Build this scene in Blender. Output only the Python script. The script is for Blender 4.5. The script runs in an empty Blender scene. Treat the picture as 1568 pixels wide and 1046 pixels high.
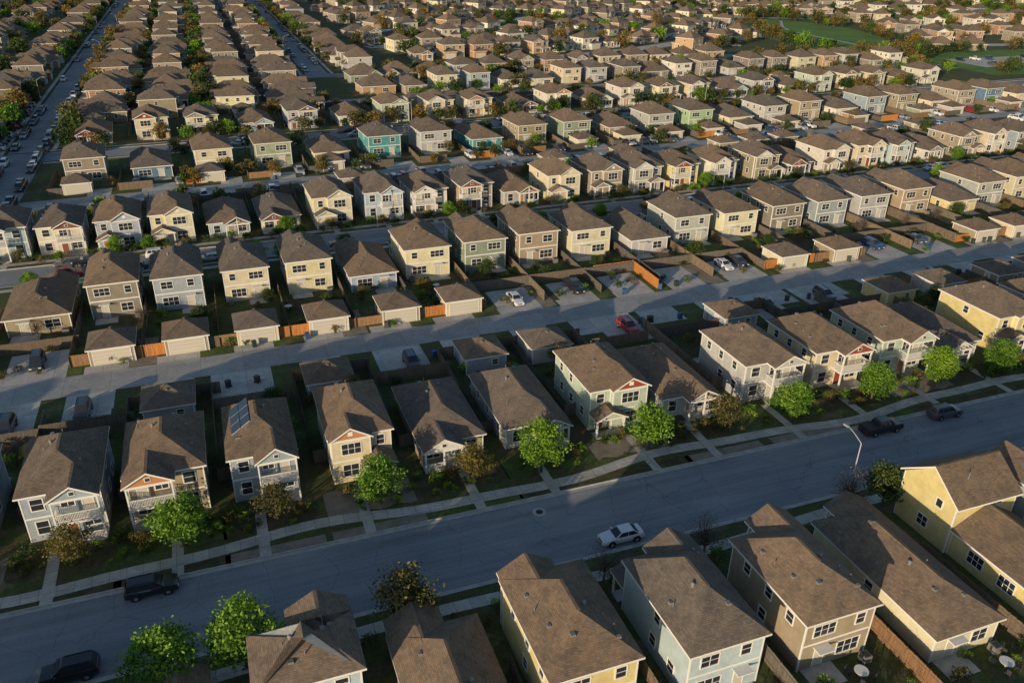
import bpy, bmesh, math, random
import numpy as np
R=random.Random(7)
sc=bpy.context.scene
# ------------------------------------------------------------------ materials
def newmat(name):
    m=bpy.data.materials.new(name); m.use_nodes=True
    nt=m.node_tree; b=nt.nodes['Principled BSDF']
    b.inputs['Roughness'].default_value=.85
    b.inputs['Specular IOR Level'].default_value=.25
    return m,nt,b
def N(nt,t,**k):
    n=nt.nodes.new(t)
    for a,v in k.items():
        if a in n.inputs.keys(): n.inputs[a].default_value=v
        else: setattr(n,a,v)
    return n
def ramp(nt,fac,stops,interp='LINEAR'):
    r=nt.nodes.new('ShaderNodeValToRGB'); r.color_ramp.interpolation=interp
    e=r.color_ramp.elements
    while len(e)<len(stops): e.new(.5)
    for i,(p,c) in enumerate(stops):
        e[i].position=p; e[i].color=(c[0],c[1],c[2],1)
    nt.links.new(fac,r.inputs[0]); return r.outputs[0]
def mix(nt,mode,fac,a,b):
    m=nt.nodes.new('ShaderNodeMix'); m.data_type='RGBA'; m.blend_type=mode
    for s,i in ((fac,0),(a,6),(b,7)):
        if isinstance(s,(int,float)): m.inputs[i].default_value=s
        elif isinstance(s,tuple): m.inputs[i].default_value=(s[0],s[1],s[2],1)
        else: nt.links.new(s,m.inputs[i])
    return m.outputs[2]
def noise(nt,scale,detail=4,rough=.6,vec=None,w=None):
    n=N(nt,'ShaderNodeTexNoise'); n.inputs['Scale'].default_value=scale
    n.inputs['Detail'].default_value=detail; n.inputs['Roughness'].default_value=rough
    if vec is not None: nt.links.new(vec,n.inputs['Vector'])
    return n.outputs['Fac']
def objco(nt): return N(nt,'ShaderNodeTexCoord').outputs['Object']
def worldco(nt): return N(nt,'ShaderNodeNewGeometry').outputs['Position']
def bump(nt,b,h,st,dist=.05):
    k=N(nt,'ShaderNodeBump'); k.inputs['Strength'].default_value=st; k.inputs['Distance'].default_value=dist
    nt.links.new(h,k.inputs['Height']); nt.links.new(k.outputs[0],b.inputs['Normal'])
def plain(name,c,rough=.8,spec=.25,metal=0,var=0,sc_=3):
    m,nt,b=newmat(name); b.inputs['Roughness'].default_value=rough
    b.inputs['Specular IOR Level'].default_value=spec; b.inputs['Metallic'].default_value=metal
    if var:
        f=noise(nt,sc_,3,.65,worldco(nt))
        o=ramp(nt,f,[(.3,tuple(x*(1-var) for x in c)),(.7,tuple(min(1,x*(1+var)) for x in c))])
        nt.links.new(o,b.inputs['Base Color'])
    else: b.inputs['Base Color'].default_value=(*c,1)
    return m
# wall : lap siding, colour per object
M_wall,nt,b=newmat('lap_siding')
oi=N(nt,'ShaderNodeObjectInfo'); oc=objco(nt)
sx=N(nt,'ShaderNodeSeparateXYZ'); nt.links.new(oc,sx.inputs[0])
mm=N(nt,'ShaderNodeMath',operation='MULTIPLY'); nt.links.new(sx.outputs[2],mm.inputs[0]); mm.inputs[1].default_value=5.2
fr=N(nt,'ShaderNodeMath',operation='FRACT'); nt.links.new(mm.outputs[0],fr.inputs[0])
line=ramp(nt,fr.outputs[0],[(0,(.62,.62,.62)),(.14,(1,1,1)),(1,(.94,.94,.94))])
nz=ramp(nt,noise(nt,.9,3,.65,worldco(nt)),[(.3,(.80,.79,.76)),(.65,(1.0,1.0,1.0))])
c1=mix(nt,'MULTIPLY',1.0,oi.outputs['Color'],line); c1=mix(nt,'MULTIPLY',1.0,c1,nz)
nt.links.new(c1,b.inputs['Base Color']); bump(nt,b,fr.outputs[0],.5,.03)
M_trim=plain('painted_trim',(.66,.65,.61),.6)
M_glass=plain('window_glass',(.025,.03,.038),.08,.6)
M_door=plain('door_paint',(.50,.46,.38),.6)
M_conc=plain('concrete',(.40,.385,.35),.9,var=.22,sc_=.9)
M_vent=plain('galvanised_vent',(.18,.175,.17),.5,.4)
M_dark=plain('dark_metal',(.04,.04,.045),.5)
M_acc,nt,b=newmat('gable_accent')
oi=N(nt,'ShaderNodeObjectInfo')
o=ramp(nt,oi.outputs['Random'],[(0,(.26,.055,.03)),(.18,(.42,.20,.09)),(.34,(.55,.53,.48)),(.62,(.30,.24,.18)),(.82,(.20,.08,.05))],'CONSTANT')
nt.links.new(o,b.inputs['Base Color'])
M_roof,nt,b=newmat('asphalt_shingles')
oi=N(nt,'ShaderNodeObjectInfo'); oc=objco(nt)
sx=N(nt,'ShaderNodeSeparateXYZ'); nt.links.new(oc,sx.inputs[0])
ad=N(nt,'ShaderNodeMath',operation='ADD'); nt.links.new(sx.outputs[0],ad.inputs[0]); nt.links.new(sx.outputs[1],ad.inputs[1])
cx=N(nt,'ShaderNodeCombineXYZ'); nt.links.new(ad.outputs[0],cx.inputs[0]); nt.links.new(sx.outputs[2],cx.inputs[1])
br=N(nt,'ShaderNodeTexBrick'); nt.links.new(cx.outputs[0],br.inputs['Vector'])
br.inputs['Scale'].default_value=1.0; br.inputs['Brick Width'].default_value=.34; br.inputs['Row Height'].default_value=.085
br.inputs['Mortar Size'].default_value=.008; br.inputs['Mortar'].default_value=(.62,.62,.62,1)
br.inputs['Color1'].default_value=(.78,.78,.79,1); br.inputs['Color2'].default_value=(1.14,1.12,1.10,1)
base=ramp(nt,oi.outputs['Random'],[(0,(.165,.128,.095)),(.25,(.205,.152,.108)),(.45,(.165,.138,.115)),(.7,(.225,.165,.115)),(.85,(.14,.125,.11)),(1,(.19,.142,.10))])
st=ramp(nt,noise(nt,.7,4,.7,worldco(nt)),[(.3,(.70,.72,.76)),(.5,(1,1,1)),(.7,(1.20,1.14,1.06))])
c=mix(nt,'MULTIPLY',1.0,base,br.outputs['Color']); c=mix(nt,'MULTIPLY',1.0,c,st)
gr=ramp(nt,noise(nt,9,3,.8,oc),[(.3,(.72,.72,.72)),(.7,(1.25,1.25,1.25))])
c=mix(nt,'MULTIPLY',.8,c,gr)
nt.links.new(c,b.inputs['Base Color']); b.inputs['Roughness'].default_value=.95; b.inputs['Specular IOR Level'].default_value=.12
M_asph,nt,b=newmat('asphalt'); wc=worldco(nt)
a=ramp(nt,noise(nt,.12,4,.6,wc),[(.3,(.205,.215,.23)),(.7,(.27,.275,.28))])
g=ramp(nt,noise(nt,3.5,4,.75,wc),[(.25,(.85,.85,.85)),(.75,(1.12,1.12,1.12))])
mp=N(nt,'ShaderNodeMapping'); mp.inputs['Scale'].default_value=(.05,.9,1); nt.links.new(wc,mp.inputs[0])
tr=ramp(nt,noise(nt,1,3,.6,mp.outputs[0]),[(.35,(.82,.82,.83)),(.65,(1.1,1.1,1.1))])
c=mix(nt,'MULTIPLY',1,a,g); c=mix(nt,'MULTIPLY',1,c,tr)
vo=N(nt,'ShaderNodeTexVoronoi',feature='DISTANCE_TO_EDGE'); vo.inputs['Scale'].default_value=.16
wn=N(nt,'ShaderNodeVectorMath',operation='ADD'); nn=N(nt,'ShaderNodeTexNoise'); nn.inputs['Scale'].default_value=.6; nt.links.new(wc,nn.inputs['Vector'])
nt.links.new(wc,wn.inputs[0]); nt.links.new(nn.outputs['Color'],wn.inputs[1]); nt.links.new(wn.outputs[0],vo.inputs['Vector'])
ck=ramp(nt,vo.outputs['Distance'],[(0,(.5,.5,.5)),(.006,(1,1,1))])
c=mix(nt,'MULTIPLY',.8,c,ck)
oil=ramp(nt,noise(nt,.45,3,.8,wc),[(.62,(1,1,1)),(.72,(.7,.7,.72))]); c=mix(nt,'MULTIPLY',.8,c,oil)
nt.links.new(c,b.inputs['Base Color']); b.inputs['Roughness'].default_value=.9
def concmat(name,c0,c1,joint):
    m,nt,b=newmat(name); wc=worldco(nt)
    a=ramp(nt,noise(nt,.35,5,.7,wc),[(.3,c0),(.7,c1)])
    ck=N(nt,'ShaderNodeTexBrick'); nt.links.new(wc,ck.inputs['Vector']); ck.offset=0
    ck.inputs['Scale'].default_value=1; ck.inputs['Brick Width'].default_value=joint; ck.inputs['Row Height'].default_value=joint
    ck.inputs['Mortar Size'].default_value=.03; ck.inputs['Mortar'].default_value=(.55,.55,.55,1)
    ck.inputs['Color1'].default_value=(.88,.88,.88,1); ck.inputs['Color2'].default_value=(1.1,1.09,1.07,1)
    c=mix(nt,'MULTIPLY',1,a,ck.outputs['Color'])
    sp=ramp(nt,noise(nt,2.2,4,.8,wc),[(.3,(.75,.74,.72)),(.55,(1.05,1.05,1.05))]); c=mix(nt,'MULTIPLY',.8,c,sp)
    nt.links.new(c,b.inputs['Base Color']); return m
M_walk=concmat('sidewalk_concrete',(.35,.33,.30),(.52,.50,.455),1.5)
M_drive=concmat('driveway_concrete',(.38,.36,.33),(.54,.52,.48),3.1)
M_alley=concmat('alley_concrete',(.27,.27,.265),(.37,.365,.35),5.8)
def groundmat(name,stops,s1,s2):
    m,nt,b=newmat(name); wc=worldco(nt)
    a=ramp(nt,noise(nt,s1,5,.7,wc),stops)
    g=ramp(nt,noise(nt,s2,5,.8,wc),[(.25,(.55,.55,.55)),(.75,(1.45,1.42,1.35))])
    c=mix(nt,'MULTIPLY',1,a,g); nt.links.new(c,b.inputs['Base Color']); b.inputs['Roughness'].default_value=1
    bump(nt,b,noise(nt,s2*2,3,.8,wc),.6,.08); return m
M_yard=groundmat('yard_ground',[(.35,(.11,.085,.055)),(.46,(.07,.075,.03)),(.56,(.07,.10,.03)),(.68,(.16,.13,.085))],.22,2.6)
M_grass=groundmat('lawn_grass',[(.32,(.10,.085,.045)),(.42,(.055,.085,.022)),(.56,(.085,.13,.032)),(.7,(.15,.135,.07))],.38,5)
M_mulch=groundmat('mulch',[(.35,(.06,.045,.03)),(.5,(.07,.07,.03)),(.7,(.13,.10,.07))],.6,7)
M_rock=groundmat('gravel',[(.35,(.19,.165,.13)),(.7,(.30,.265,.21))],.6,8)
M_meadow=groundmat('meadow_grass',[(.35,(.08,.17,.03)),(.6,(.12,.22,.045)),(.75,(.17,.17,.06))],.05,1.5)
M_fence,nt,b=newmat('fence_wood'); oi=N(nt,'ShaderNodeObjectInfo')
mp=N(nt,'ShaderNodeMapping'); mp.inputs['Scale'].default_value=(7,7,.6); nt.links.new(objco(nt),mp.inputs[0])
g=ramp(nt,noise(nt,1,3,.6,mp.outputs[0]),[(.3,(.6,.6,.6)),(.7,(1.3,1.25,1.2))])
nt.links.new(mix(nt,'MULTIPLY',1,oi.outputs['Color'],g),b.inputs['Base Color'])
M_bark=plain('bark',(.10,.08,.06),.95)
def leafmat(name,stops,tr=.35):
    m,nt,b=newmat(name)
    at=N(nt,'ShaderNodeAttribute'); at.attribute_name='tint'
    oi=N(nt,'ShaderNodeObjectInfo')
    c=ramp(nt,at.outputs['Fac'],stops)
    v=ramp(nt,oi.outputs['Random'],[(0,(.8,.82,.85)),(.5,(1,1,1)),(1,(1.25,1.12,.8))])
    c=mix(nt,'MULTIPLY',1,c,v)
    nt.links.new(c,b.inputs['Base Color']); b.inputs['Roughness'].default_value=.6
    t=N(nt,'ShaderNodeBsdfTranslucent'); nt.links.new(c,t.inputs[0])
    ms=N(nt,'ShaderNodeMixShader'); ms.inputs[0].default_value=tr
    nt.links.new(b.outputs[0],ms.inputs[1]); nt.links.new(t.outputs[0],ms.inputs[2])
    nt.links.new(ms.outputs[0],nt.nodes['Material Output'].inputs[0]); return m
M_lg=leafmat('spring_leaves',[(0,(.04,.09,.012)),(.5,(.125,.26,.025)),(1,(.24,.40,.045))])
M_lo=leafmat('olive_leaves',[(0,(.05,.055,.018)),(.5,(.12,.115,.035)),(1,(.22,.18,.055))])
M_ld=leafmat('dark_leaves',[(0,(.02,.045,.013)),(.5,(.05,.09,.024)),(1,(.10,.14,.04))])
M_lp=leafmat('budding_twigs',[(0,(.06,.045,.045)),(.5,(.13,.095,.09)),(1,(.20,.15,.12))],.1)
M_la=leafmat('rusty_leaves',[(0,(.09,.065,.02)),(.5,(.20,.145,.04)),(1,(.30,.22,.07))])
M_paint,nt,b=newmat('car_paint'); oi=N(nt,'ShaderNodeObjectInfo')
nt.links.new(oi.outputs['Color'],b.inputs['Base Color']); b.inputs['Roughness'].default_value=.28
b.inputs['Specular IOR Level'].default_value=.5; b.inputs['Coat Weight'].default_value=.6; b.inputs['Coat Roughness'].default_value=.06
M_tyre=plain('tyre_rubber',(.02,.02,.02),.9)
M_hub=plain('alloy_wheel',(.35,.35,.36),.35,.5,.6)
M_hl=plain('headlamp',(.7,.7,.68),.15,.6)
M_tl=plain('tail_lamp',(.35,.02,.02),.25,.5)
M_pole=plain('galvanised_pole',(.42,.43,.44),.5,.4,.2)
M_solar=plain('solar_glass',(.012,.018,.05),.12,.6)
HM=[M_wall,M_trim,M_roof,M_glass,M_door,M_conc,M_acc,M_vent,M_dark]
WALL,TRIM,ROOF,GLASS,DOOR,CONC,ACC,VENT,DARK=range(9)
# ------------------------------------------------------------------ mesh builder
class MB:
    def __init__(s): s.v=[];s.f=[];s.m=[]
    def face(s,p,m):
        i=len(s.v); s.v+=[tuple(q) for q in p]; s.f.append(tuple(range(i,i+len(p)))); s.m.append(m)
    def box(s,x0,x1,y0,y1,z0,z1,m):
        i=len(s.v)
        s.v+=[(x0,y0,z0),(x1,y0,z0),(x1,y1,z0),(x0,y1,z0),(x0,y0,z1),(x1,y0,z1),(x1,y1,z1),(x0,y1,z1)]
        for q in ((0,3,2,1),(4,5,6,7),(0,1,5,4),(1,2,6,5),(2,3,7,6),(3,0,4,7)):
            s.f.append(tuple(i+k for k in q)); s.m.append(m)
    def tube(s,p0,p1,r0,r1,m,n=8,cap=True):
        p0=np.array(p0,float);p1=np.array(p1,float);d=p1-p0;L=np.linalg.norm(d)+1e-9;d/=L
        a=np.cross(d,(0,0,1)) if abs(d[2])<.9 else np.cross(d,(1,0,0)); a/=np.linalg.norm(a); b2=np.cross(d,a)
        i=len(s.v)
        for p,r in ((p0,r0),(p1,r1)):
            for k in range(n):
                t=2*math.pi*k/n; s.v.append(tuple(p+r*(math.cos(t)*a+math.sin(t)*b2)))
        for k in range(n):
            s.f.append((i+k,i+(k+1)%n,i+n+(k+1)%n,i+n+k)); s.m.append(m)
        if cap:
            s.f.append(tuple(i+n+k for k in range(n))); s.m.append(m)
            s.f.append(tuple(i+n-1-k for k in range(n))); s.m.append(m)
    def mesh(s,name,mats,off=(0,0,0),mirror=None):
        v=np.array(s.v,float); f=s.f
        if mirror is not None: v[:,0]=mirror-v[:,0]; f=[tuple(reversed(q)) for q in f]
        v=v-np.array(off)
        me=bpy.data.meshes.new(name); me.from_pydata(v.tolist(),[],f)
        for m in mats: me.materials.append(m)
        me.polygons.foreach_set('material_index',s.m); me.update(); return me
def W(u,v):
    k=.055*min(1,max(0,(v-100)/115)); return (u,v+k*u),math.atan(k)
def put(me,name,x,y,z=.12,rot=0,scale=(1,1,1),color=None):
    o=bpy.data.objects.new(name,me); o.location=(x,y,z); o.rotation_euler=(0,0,rot); o.scale=scale
    if color: o.color=(*color,1)
    sc.collection.objects.link(o); return o
def putw(me,name,u,v,rot=0,z=.12,scale=(1,1,1),color=None):
    (x,y),k=W(u,v); return put(me,name,x,y,z,rot+k,scale,color)
# ------------------------------------------------------------------ houses
def roofsolid(mb,polys,t=.2):
    cnt={}
    key=lambda p:(round(p[0],3),round(p[1],3),round(p[2],3))
    for P in polys:
        mb.face(P,ROOF)
        mb.face([(p[0],p[1],p[2]-t) for p in reversed(P)],TRIM)
        for i in range(len(P)):
            a,b2=P[i],P[(i+1)%len(P)]; k=tuple(sorted((key(a),key(b2)))); cnt.setdefault(k,[]).append((a,b2))
    for k,l in cnt.items():
        if len(l)==1:
            a,b2=l[0]; mb.face([b2,a,(a[0],a[1],a[2]-t),(b2[0],b2[1],b2[2]-t)],TRIM)
def roof(mb,X0,X1,Y0,Y1,z,sl,g0=False,g1=False,ax='y',t=.2):
    if ax=='x': A0,A1,B0,B1=Y0,Y1,X0,X1
    else: A0,A1,B0,B1=X0,X1,Y0,Y1
    hw=(A1-A0)/2; c=(A0+A1)/2; zr=z+hw*sl
    qa=B0 if g0 else B0+hw; qb=B1 if g1 else B1-hw
    def P(a,b2,zz): return (a,b2,zz) if ax=='y' else (b2,a,zz)
    pl=[[P(A0,B1,z),P(A0,B0,z),P(c,qa,zr),P(c,qb,zr)],[P(A1,B0,z),P(A1,B1,z),P(c,qb,zr),P(c,qa,zr)]]
    if not g0: pl.append([P(A0,B0,z),P(A1,B0,z),P(c,qa,zr)])
    if not g1: pl.append([P(A1,B1,z),P(A0,B1,z),P(c,qb,zr)])
    if ax=='x': pl=[list(reversed(q)) for q in pl]
    roofsolid(mb,pl,t)
    if qb-qa>.5:
        a=P(c-.14,qa+.05,0);b2=P(c+.14,qb-.05,0)
        mb.box(min(a[0],b2[0]),max(a[0],b2[0]),min(a[1],b2[1]),max(a[1],b2[1]),zr-.06,zr+.035,ROOF)
    return zr
def bw(mb,side,pl,s0,s1,n0,n1,z0,z1,m):
    if side=='F': mb.box(s0,s1,pl-n1,pl-n0,z0,z1,m)
    elif side=='B': mb.box(s0,s1,pl+n0,pl+n1,z0,z1,m)
    elif side=='L': mb.box(pl-n1,pl-n0,s0,s1,z0,z1,m)
    else: mb.box(pl+n0,pl+n1,s0,s1,z0,z1,m)
def win(mb,side,pl,s,z,w,h,nx=2,nz=2,fr=.11):
    a,b2=s-w/2,s+w/2
    bw(mb,side,pl,a,b2,-.02,.015,z,z+h,GLASS)
    bw(mb,side,pl,a-fr,a,-.02,.06,z-fr,z+h+fr,TRIM); bw(mb,side,pl,b2,b2+fr,-.02,.06,z-fr,z+h+fr,TRIM)
    bw(mb,side,pl,a,b2,-.02,.06,z+h,z+h+fr,TRIM); bw(mb,side,pl,a,b2,-.02,.075,z-fr,z,TRIM)
    for i in range(1,nx):
        x=a+w*i/nx; bw(mb,side,pl,x-.03,x+.03,.0,.035,z,z+h,TRIM)
    for i in range(1,nz):
        x=z+h*i/nz; bw(mb,side,pl,a,b2,.0,.031,x-.025,x+.025,TRIM)
def door(mb,side,pl,s,z=.15,w=.95,h=2.1,m=DOOR):
    bw(mb,side,pl,s-w/2,s+w/2,-.02,.02,z,z+h,m)
    for a in (s-w/2-.1,s+w/2): bw(mb,side,pl,a,a+.1,-.02,.05,z,z+h,TRIM)
    bw(mb,side,pl,s-w/2-.1,s+w/2+.1,-.02,.05,z+h,z+h+.1,TRIM)
def corners(mb,x0,x1,y0,y1,z0,z1):
    for x,sx_ in ((x0,-1),(x1,1)):
        for y,sy in ((y0,-1),(y1,1)):
            xa,xb=sorted((x+sx_*.025,x-sx_*.11)); ya,yb=sorted((y+sy*.025,y-sy*.11)); mb.box(xa,xb,ya,yb,z0,z1,TRIM)
def rail(mb,side,pl,s0,s1,z):
    bw(mb,side,pl,s0,s1,-.03,.03,z+.95,z+1.03,TRIM); bw(mb,side,pl,s0,s1,-.02,.02,z+.1,z+.16,TRIM)
    n=int((s1-s0)/.14)
    for i in range(1,n):
        x=s0+(s1-s0)*i/n; bw(mb,side,pl,x-.022,x+.022,-.015,.015,z+.16,z+.95,TRIM)
def gable_wall(mb,y,xa,xb,zb,zr,sl,m,t=.22):
    c=(xa+xb)/2; hw=(xb-xa)/2
    mb.face([(xa,y,zb-.02),(xb,y,zb-.02),(xb,y,zr-t-hw*sl),(c,y,zr-t),(xa,y,zr-t-hw*sl)],m)
def vents(mb,w,D,Y0,ez,sl,rnd):
    def rz(x,y): return ez+min(x,w-x,y-Y0,D-y)*sl
    for i in range(rnd.randint(4,6)):
        x=rnd.uniform(1,w-1); y=rnd.uniform(Y0+1.5,D-1.2); z=rz(x,y)
        if rnd.random()<.55: mb.box(x-.15,x+.15,y-.15,y+.15,z-.1,z+.18,VENT)
        else: mb.tube((x,y,z-.1),(x,y,z+.42),.05,.05,VENT,6)
    x=w/2+rnd.choice((-.9,.9)); y=D*.62; z=rz(x,y)
    mb.tube((x,y,z-.1),(x,y,z+.25),.14,.14,VENT,10); mb.tube((x,y,z+.25),(x,y,z+.4),.22,.10,VENT,10)
    x=w/2+rnd.choice((-1.1,1.1)); y=D*.8; z=rz(x,y); mb.box(x-.2,x+.2,y-.2,y+.2,z-.05,z+.16,VENT)
def rear(mb,x0,x1,y1,st,rnd):
    w=x1-x0
    if st==2:
        if rnd.random()<.5:
            win(mb,'B',y1,x0+w*.27,3.75,1.7,1.15,2,2); win(mb,'B',y1,x0+w*.76,3.85,.95,1.1,1,2)
        else:
            win(mb,'B',y1,x0+w*.2,3.85,.9,1.1,1,2); win(mb,'B',y1,x0+w*.72,3.75,2.2,1.15,3,2)
        bw(mb,'B',y1,x0,x1,-.02,.03,2.78,2.98,TRIM)
    if rnd.random()<.5: win(mb,'B',y1,x0+w*.3,.85,2.3,1.35,3,2)
    else: win(mb,'B',y1,x0+w*.28,.95,1.7,1.25,2,2)
    door(mb,'B',y1,x0+w*.72); mb.box(x0+w*.5,x0+w*.95,y1+.002,y1+2.2,-.1,.08,CONC)
    mb.box(x0+w*.72-.8,x0+w*.72+.8,y1+.01,y1+.9,2.42,2.52,TRIM)
    mb.box(x0+.3,x0+1.1,y1+.5,y1+1.3,-.1,.75,VENT); mb.box(x0+.4,x0+1.0,y1+.6,y1+1.2,.75,.79,DARK)
def sides(mb,x0,x1,y0,y1,st,rnd):
    L=y1-y0
    for s,pl in (('L',x0),('R',x1)):
        for f in (.2,.5,.78):
            if rnd.random()<.6: win(mb,s,pl,y0+L*f,1.15,.9,1.15,1,2)
            if st==2 and rnd.random()<.6: win(mb,s,pl,y0+L*(f+.03),3.95,.85,1.05,1,2)
def house(name,w,D,style,seed,mirror=False,sl=.6):
    rnd=random.Random(seed+17); mb=MB(); oh=.36
    st=1 if style in('bung','ranch') else 2
    ez=3.0 if st==1 else 5.7
    x0,x1,y1=oh,w-oh,D-oh; zt=ez+oh*sl-.25
    if style in('bal','bung'):
        yf=2.1; Y0=yf-oh
        mb.box(x0,x1,yf,y1,-.15,zt,WALL); corners(mb,x0,x1,yf,y1,-.1,zt-.02)
        roof(mb,0,w,Y0,D,ez,sl)
        xm=x0+.6*(x1-x0); g0,g1=.1,xm+.3; s2=sl*.96
        zr=roof(mb,g0,g1,0,Y0+(g1-g0)/2+.6,ez+.04,s2,True,True)
        py=.35
        mb.box(x0,xm,py-.1,yf-.002,-.15,.14,CONC)
        if st==2:
            mb.box(x0,xm,py-.08,yf-.002,2.6,2.85,TRIM)
            rail(mb,'F',py+.06,x0+.16,xm-.16,2.85)
            for X in (x0+.05,xm-.05): rail(mb,'L',X,py+.1,yf-.05,2.85)
        if st==1 or seed%2: rail(mb,'F',py+.06,x0+.16,x0+(xm-x0)*.55,.14)
        top=ez-.16
        for X in (x0+.09,xm-.09)+((( x0+xm)/2,) if st==1 else ()):
            mb.box(X-.09,X+.09,py-.03,py+.15,.14,2.6 if st==2 else top-.25,TRIM)
            if st==2: mb.box(X-.08,X+.08,py-.02,py+.14,2.85,top-.25,TRIM)
        mb.box(x0-.02,xm+.02,py-.05,py+.17,top-.25,top+.02,TRIM)
        for X in (x0,xm-.12): mb.box(X,X+.12,py+.17,yf-.002,top-.24,top,TRIM)
        if style=='bal' or seed%2==0:
            gable_wall(mb,py,g0+.3,g1-.3,top,zr,s2,WALL if seed%3 else ACC)
            c=(g0+g1)/2
            mb.box(c-.3,c+.3,py-.05,py+.02,top+.35,top+.85,TRIM); mb.box(c-.22,c+.22,py-.07,py-.02,top+.42,top+.78,DARK)
        else:
            gable_wall(mb,py+.6,g0+.3,g1-.3,top,zr,s2,ACC)
            c=(g0+g1)/2
            mb.box(c-.08,c+.08,py-.05,py+.1,top,zr-.25,TRIM)
            for q in (-1,1): mb.tube((c,py+.02,top+.5),(c+q*1.3,py+.02,top+.02),.07,.07,TRIM,4)
        door(mb,'F',yf,x0+(xm-x0)*.75,.14,1.0,2.1,ACC); win(mb,'F',yf,x0+(xm-x0)*.3,.85,1.5,1.4,2,2)
        win(mb,'F',yf,(xm+x1)/2,.85,1.1,1.5,1,2)
        if st==2:
            door(mb,'F',yf,x0+(xm-x0)*.3,2.86,.95,2.05); win(mb,'F',yf,x0+(xm-x0)*.72,3.6,1.2,1.3,2,2)
            win(mb,'F',yf,(xm+x1)/2,3.75,1.1,1.3,1,2); bw(mb,'F',yf,xm,x1,-.02,.03,2.72,2.92,TRIM)
        sides(mb,x0,x1,yf,y1,st,rnd); rear(mb,x0,x1,y1,st,rnd); vents(mb,w,D,Y0,ez,sl,rnd)
    elif style=='gab':
        yf=1.7; Y0=yf-oh
        mb.box(x0,x1,yf,y1,-.15,zt,WALL); corners(mb,x0,x1,yf,y1,-.1,zt-.02)
        roof(mb,0,w,Y0,D,ez,sl)
        xm=x0+.36*(x1-x0); s2=sl*.95; y2=.9
        mb.box(xm,x1-.06,y2,yf-.002,-.15,zt,WALL); corners(mb,xm,x1-.06,y2,yf,-.1,zt-.02)
        g0,g1=xm-.3,w-.1
        zr=roof(mb,g0,g1,y2-.4,Y0+(g1-g0)/2+.6,ez+.04,s2,True,True)
        gable_wall(mb,y2,g0+.32,g1-.32,zt,zr,s2,ACC if seed%2 else WALL)
        c=(g0+g1)/2; mb.box(xm,x1-.06,y2-.03,y2+.02,zt-.3,zt-.08,TRIM)
        mb.box(c-.28,c+.28,y2-.04,y2+.02,zt+.35,zt+.85,TRIM)
        win(mb,'F',y2,c,3.7,2.2,1.35,3,2); win(mb,'F',y2,c+.2,.8,1.8,1.5,2,2)
        bw(mb,'F',y2,xm,x1-.06,-.02,.03,2.75,2.95,TRIM)
        win(mb,'F',yf,(x0+xm)/2,3.8,.9,1.2,1,2)
        mb.box(x0,xm+1.2,-.5,y2-.01,-.15,.12,CONC); door(mb,'F',yf,(x0+xm)/2,.12,1.,2.1,ACC)
        roof(mb,x0-.2,xm+1.4,-.75,y2+.79,2.65,.5,True,True)
        gable_wall(mb,-.4,x0+.05,xm+1.15,2.62,2.65+(xm+1.6-x0)/2*.5,.5,WALL)
        for X in (x0+.12,xm+1.05): mb.box(X-.1,X+.1,-.45,-.25,.12,2.4,TRIM)
        mb.box(x0+.0,xm+1.17,-.46,-.24,2.4,2.62,TRIM)
        sides(mb,x0,x1,yf,y1,st,rnd); rear(mb,x0,x1,y1,st,rnd); vents(mb,w,D,Y0,ez,sl,rnd)
    elif style in('ranch','big'):
        yf=1.5; Y0=yf-oh
        mb.box(x0,x1,yf,y1,-.15,zt,WALL); corners(mb,x0,x1,yf,y1,-.1,zt-.02)
        roof(mb,0,w,Y0,D,ez,sl,ax='x' if w>D-Y0 else 'y')
        xm=x0+5.9
        mb.box(x0+.1,xm,-.4,yf-.002,-.15,2.9,ACC if seed%2 else WALL)
        if st==1:
            zr=roof(mb,x0-.25,xm+.35,-.8,Y0+3.8,3.04,sl*.96,True,True)
            gable_wall(mb,-.4,x0+.1,xm,2.88,zr,sl*.96,WALL)
        else:
            roof(mb,x0-.3,xm+.4,-.8,yf+2.9,3.0,.5)
        mb.box(x0+.6,xm-.5,-.44,-.39,0,2.2,DOOR)
        for i in range(1,4): mb.box(x0+.6,xm-.5,-.455,-.44,i*.55-.02,i*.55+.02,TRIM)
        door(mb,'F',yf,xm+1.2,.1,1.,2.1,ACC); win(mb,'F',yf,(xm+2.2+x1)/2,.8,1.8,1.5,2,2)
        if st==2:
            for f in (.2,.5,.8): win(mb,'F',yf,x0+(x1-x0)*f,3.8,1.3,1.3,2,2)
        sides(mb,x0,x1,yf,y1,st,rnd); rear(mb,x0,x1,y1,st,rnd)
    return mb.mesh(name,HM,(w/2,D/2,0),w if mirror else None)
LIB={}
def H(style,w,D,seed,mir):
    k=(style,w,D,seed,mir)
    if k not in LIB: LIB[k]=house('house_%s_%d'%(style,len(LIB)),w,D,style,seed,mir,[.6,.6,.66,.56][seed%4])
    return LIB[k]
NAME={'bal':'two_storey_house','gab':'two_storey_house','bung':'single_storey_house','ranch':'single_storey_house','big':'two_storey_house'}
C=dict(cream=(.66,.57,.39),white=(.70,.66,.56),tan=(.36,.30,.21),gb=(.33,.39,.44),pg=(.44,.52,.42),yel=(.66,.56,.26),teal=(.09,.34,.37),
       taupe=(.27,.235,.19),sage=(.30,.35,.24),brick=(.42,.25,.15),lg=(.46,.46,.44),pb=(.44,.54,.58),grn=(.34,.48,.27),py=(.68,.62,.42),blue=(.12,.22,.33),orange=(.50,.33,.18))
rotof={'S':0,'N':math.pi,'W':-math.pi/2,'E':math.pi/2}
ZR=random.Random(99)
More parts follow.
